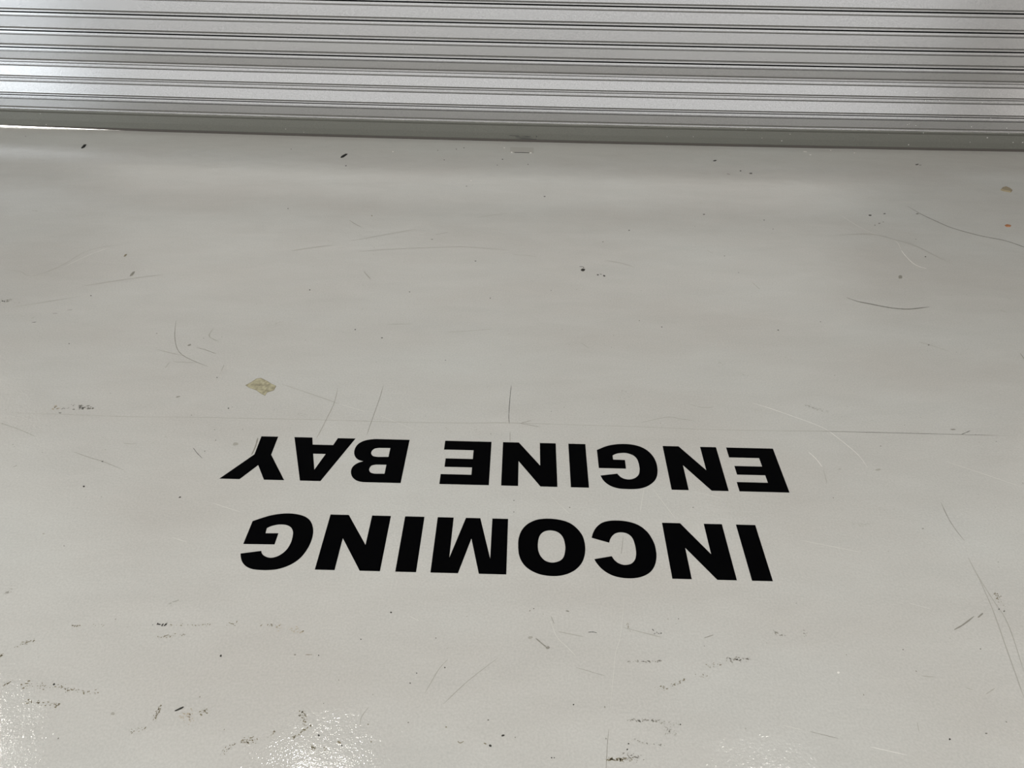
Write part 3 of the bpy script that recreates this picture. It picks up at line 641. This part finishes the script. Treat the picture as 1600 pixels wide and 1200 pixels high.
flecks = [(1.5121, 79.1, 6.4, 0.0022, 0.0018), (2.1131, 315.4, 7.6, 0.0022, 0.0018), (2.1398, 319.3, 7.6, 0.0018, 0.0014), (2.2073, 277.7, 7.6, 0.0031, 0.0025), (2.2844, 279.0, 7.6, 0.0022, 0.0018), (2.5235, 272.7, 7.6, 0.0026, 0.0022), (2.1539, 145.3, 7.6, 0.0018, 0.0014), (2.1634, 149.0, 7.6, 0.0018, 0.0014), (2.2023, 140.8, 7.6, 0.0026, 0.0022), (2.2599, 100.3, 7.6, 0.0031, 0.0025), (2.2003, 31.5, 6.4, 0.0033, 0.0027), (2.3614, 177.4, 7.6, 0.0026, 0.0022), (2.5165, 139.0, 7.6, 0.0026, 0.0022), (2.6311, 79.4, 6.4, 0.0035, 0.0029), (2.7876, 54.4, 6.4, 0.0026, 0.0022), (2.8421, 55.3, 6.4, 0.0035, 0.0029), (2.5436, 52.2, 6.4, 0.0022, 0.0018), (2.7166, 135.1, 7.6, 0.0022, 0.0018), (1.4743, 39.9, 6.4, 0.0033, 0.0027), (1.257, 101.2, 7.6, 0.0026, 0.0022), (1.3579, 54.1, 6.4, 0.0022, 0.0018), (0.819, 50.1, 6.4, 0.0022, 0.0018), (0.9681, 53.3, 6.4, 0.0022, 0.0018), (-2.7947, 86.0, 6.4, 0.0022, 0.0018), (-2.7844, 23.7, 6.4, 0.0026, 0.0022), (-1.3703, 39.8, 6.4, 0.0022, 0.0018), (-1.2687, 24.2, 6.4, 0.0018, 0.0014), (2.0678, 89.7, 6.4, 0.0018, 0.0014), (2.5349, 339.4, 7.6, 0.0018, 0.0014), (2.4417, 210.5, 7.6, 0.0018, 0.0014), (2.6042, 188.5, 7.6, 0.0018, 0.0014), (2.7404, 104.8, 7.6, 0.002, 0.0016), (2.3166, 315.5, 7.6, 0.0018, 0.0014)]
pf = door_blobs('paint_fleck', flecks, M['mark_l'], rail); pf['kind'] = 'stuff'
# side guides the curtain runs in
for s, xx in ((-1, DOOR_X0), (1, DOOR_X1)):
    bm = bmesh.new(); y = door_y(xx)
    xa, xb = sorted((xx - s * .10, xx + s * .02))
    box(bm, xa, xb, y - .045, y - .030, 0, DOOR_H); box(bm, xa, xb, y + .024, y + .04, 0, DOOR_H)
    xa, xb = sorted((xx + s * .001, xx + s * .02)); box(bm, xa, xb, y - .03, y + .024, 0, DOOR_H)
    from_bm('guide_rail', bm, M['dark_steel'], door)

# ------------------------------------------------------------------ lettering on the floor
LABEL = {
 'Is': 'black floor letter I at the start of INCOMING', 'Nf': 'black floor letter N between the I and the C of INCOMING',
 'C': 'black floor letter C of INCOMING', 'O': 'black floor letter O of INCOMING', 'M': 'black floor letter M of INCOMING',
 'Im': 'black floor letter I between the M and the last N of INCOMING', 'Nl': 'black floor letter N just before the G of INCOMING',
 'Gi': 'black floor letter G at the end of INCOMING',
 'Es': 'black floor letter E at the start of ENGINE', 'Ne': 'black floor letter N between the E and the G of ENGINE',
 'Ge': 'black floor letter G in the middle of ENGINE', 'Ie': 'black floor letter I of ENGINE',
 'Ni': 'black floor letter N between the I and the last E of ENGINE', 'Ee': 'black floor letter E at the end of ENGINE',
 'B': 'black floor letter B of BAY', 'A': 'black floor letter A of BAY', 'Y': 'black floor letter Y of BAY with a smudged edge'}
INCOMING = ('Is', 'Nf', 'C', 'O', 'M', 'Im', 'Nl', 'Gi')
for k, (x0, y0, cs) in LETTERS.items():
    me = plate_mesh('vinyl_letter', [[(a / 1000, b / 1000) for a, b in smooth_contour(c)] for c in cs], .0004)
    o = link('vinyl_letter', me, M['vinyl']); o.location = (x0, y0, 0); o.rotation_euler.z = math.pi      # they read from the shutter side
    tag(o, LABEL[k], 'letter', 'black letters of the word INCOMING' if k in INCOMING else 'black letters of the words ENGINE BAY')

# ------------------------------------------------------------------ loose bits and the floor plate
def lump(name, pts, h, m, label, cat, group=None, lift=.35):
    cx = sum(p[0] for p in pts) / len(pts); cy = sum(p[1] for p in pts) / len(pts)
    bm = bmesh.new(); lo = [bm.verts.new((x - cx, y - cy, 0)) for x, y in pts]
    hi = [bm.verts.new(((x - cx) * .8, (y - cy) * .8, h * (.75 + lift * rnd.random()))) for x, y in pts]
    n = len(pts); top = bm.verts.new((0, 0, h * 1.1))
    for i in range(n):
        j = (i + 1) % n
        bm.faces.new((lo[i], lo[j], hi[j], hi[i])); bm.faces.new((hi[i], hi[j], top))
    bm.faces.new(list(reversed(lo))); bmesh.ops.recalc_face_normals(bm, faces=bm.faces)
    o = from_bm(name, bm, m); o.location = (cx, cy, 0.0002)
    return tag(o, label, cat, group)
blk = mat('black_chip', (.008, .008, .008), .6, 0, .3)
lump('debris_chip', [(-2.4418, 3.9614), (-2.4472, 3.9887), (-2.4525, 4.0183), (-2.4392, 4.0191), (-2.4362, 3.9993), (-2.4299, 3.9847), (-2.4319, 3.9718), (-2.435, 3.9598)], .004, blk,
     'small black sliver on the floor by the far left end of the shutter', 'debris', 'black slivers near the shutter')
lump('debris_chip', [(-0.995, 3.9055), (-0.9893, 3.9323), (-0.9741, 3.9619), (-0.9648, 3.9596), (-0.9719, 3.9333), (-0.978, 3.9112), (-0.9899, 3.9011)], .004, blk,
     'small black sliver on the floor left of the metal floor plate', 'debris', 'black slivers near the shutter')
lump('debris_lump', [(0.2505, 2.7137), (0.256, 2.7225), (0.2614, 2.7234), (0.2705, 2.7189), (0.2643, 2.7046), (0.2563, 2.7042)], .003, mat('dark_crumb', (.02, .018, .014), .7),
     'small dark crumb on the bare floor between the letters and the shutter', 'debris')
lump('amber_flake', [(2.4583, 3.6519), (2.4908, 3.6905), (2.5087, 3.6997), (2.5195, 3.6756), (2.5201, 3.6512), (2.4968, 3.6217), (2.4826, 3.629), (2.4667, 3.6362)], .006, mat('amber_flake', (.30, .25, .16), .25),
     'small shiny tan flake on the floor near the right end of the shutter', 'debris')
lump('orange_flake', [(2.2665, 3.2304), (2.2787, 3.2398), (2.2882, 3.2348), (2.2969, 3.2285), (2.2844, 3.2157), (2.2683, 3.2163)], .004, mat('orange_flake', (.36, .15, .06), .5),
     'tiny orange brown flake on the floor at the right', 'debris')

plate = bpy.data.objects.new('floor_plate', None); C.objects.link(plate); plate.location = (-.007, 4.071, 0); plate.rotation_euler.z = -.012
tag(plate, 'small painted metal plate with a dark slot in the floor before the shutter', 'floor plate')
PM = mat('painted_plate', (.45, .44, .41), .2)
bm = bmesh.new(); box(bm, -.066, .066, -.044, .044, 0, .0012)
bmesh.ops.bevel(bm, geom=[e for e in bm.edges if abs(e.verts[0].co.z - e.verts[1].co.z) < 1e-6 and e.verts[0].co.z > .0005], offset=.0008, segments=1)
from_bm('plate', bm, PM, plate)
bm = bmesh.new(); box(bm, -.041, .041, -.041, -.033, .0012, .00135); from_bm('slot', bm, mat('slot_black', (.01, .01, .01), .8), plate)
for sx in (-.056, .05):
    bm = bmesh.new(); bmesh.ops.create_uvsphere(bm, u_segments=12, v_segments=6, radius=.006, matrix=Matrix.Translation((sx, -.036, .0008)) @ Matrix.Diagonal((1, 1, .4, 1)))
    from_bm('screw_head', bm, M['mark_l'], plate, True)

# ------------------------------------------------------------------ light
def area(name, loc, target, sx, sy, power, col):
    d = bpy.data.lights.new(name, 'AREA'); d.shape = 'RECTANGLE'; d.size = sx; d.size_y = sy; d.energy = power; d.color = col
    o = bpy.data.objects.new(name, d); C.objects.link(o); o.location = loc
    o.rotation_euler = (Vector(target) - Vector(loc)).to_track_quat('-Z', 'Y').to_euler()
    return o

area('daylight_opening', (-9.05, (OY0 + OY1) / 2, OZ / 2 + .1), (0, (OY0 + OY1) / 2, OZ / 2 - .2), OY1 - OY0 - .1, OZ - .3, 345, (.88, .94, 1))
area('right_fill_light', (9.05, (OY0 + OY1) / 2, 1.4), (0, (OY0 + OY1) / 2, 1.4), OY1 - OY0 - .1, 2.6, 70, (1, .93, .86))  # added unseen panel, brightens the slats at the right end
area('rear_fill_light', ((BX0 + BX1) / 2, -6.15, BZ / 2), ((BX0 + BX1) / 2, 0, BZ / 2), BX1 - BX0 - .1, BZ - .1, 325, (1, .98, .955))  # added unseen panel for the up-tilted slats to reflect
area('overhead_fill_light', (-.9, -1.3, 4.9), (-.9, -1.3, 0), 12, 2.6, 640, (1, .982, .945))  # added unseen overhead panel, makes the floor brighter near the camera
for x, y, p in ((-5.3, 3.4, 22), (-1.8, 3.05, 28), (2.35, 2.9, 15), (5.6, 3.4, 10)):
    area('ceiling_lamp', (x, y, 5.8), (x, y, 0), .3, .18, p, (1, .97, .9))
area('outdoor_daylight', (0, 5.3, .5), (0, 4, .1), 9.4, .9, 700, (1, .96, .88))
w = bpy.data.worlds.new('world'); sc0 = bpy.context.scene; sc0.world = w; w.use_nodes = True
w.node_tree.nodes['Background'].inputs['Color'].default_value = (.75, .85, 1, 1); w.node_tree.nodes['Background'].inputs['Strength'].default_value = .6


sc = bpy.context.scene
sc.view_settings.view_transform = 'Standard'; sc.view_settings.look = 'None'; sc.view_settings.gamma = 1; sc.view_settings.exposure = -0.79
sc.view_settings.use_curve_mapping = False

# ------------------------------------------------------------------ camera: hand-held at 1.5 m, looking down towards the shutter
PITCH, ROLL, YAW = 0.66049185, 0.01754923, 0.00968336
fw = Vector((0, math.cos(PITCH), -math.sin(PITCH))); rt = Vector((1, 0, 0)); upv = rt.cross(fw)
r2 = rt * math.cos(ROLL) + upv * math.sin(ROLL); u2 = -rt * math.sin(ROLL) + upv * math.cos(ROLL)
Rz = Matrix.Rotation(YAW, 3, 'Z'); r2, u2, fw = Rz @ r2, Rz @ u2, Rz @ fw
cam_d = bpy.data.cameras.new('camera'); cam_d.sensor_width = 36; cam_d.lens = 36 * 1150 / 1600; cam_d.clip_start = .02
cam = bpy.data.objects.new('camera', cam_d); C.objects.link(cam)
m4 = Matrix((r2, u2, -fw)).transposed().to_4x4(); m4.translation = (0, 0, 1.5)
cam.matrix_world = m4
sc.camera = cam
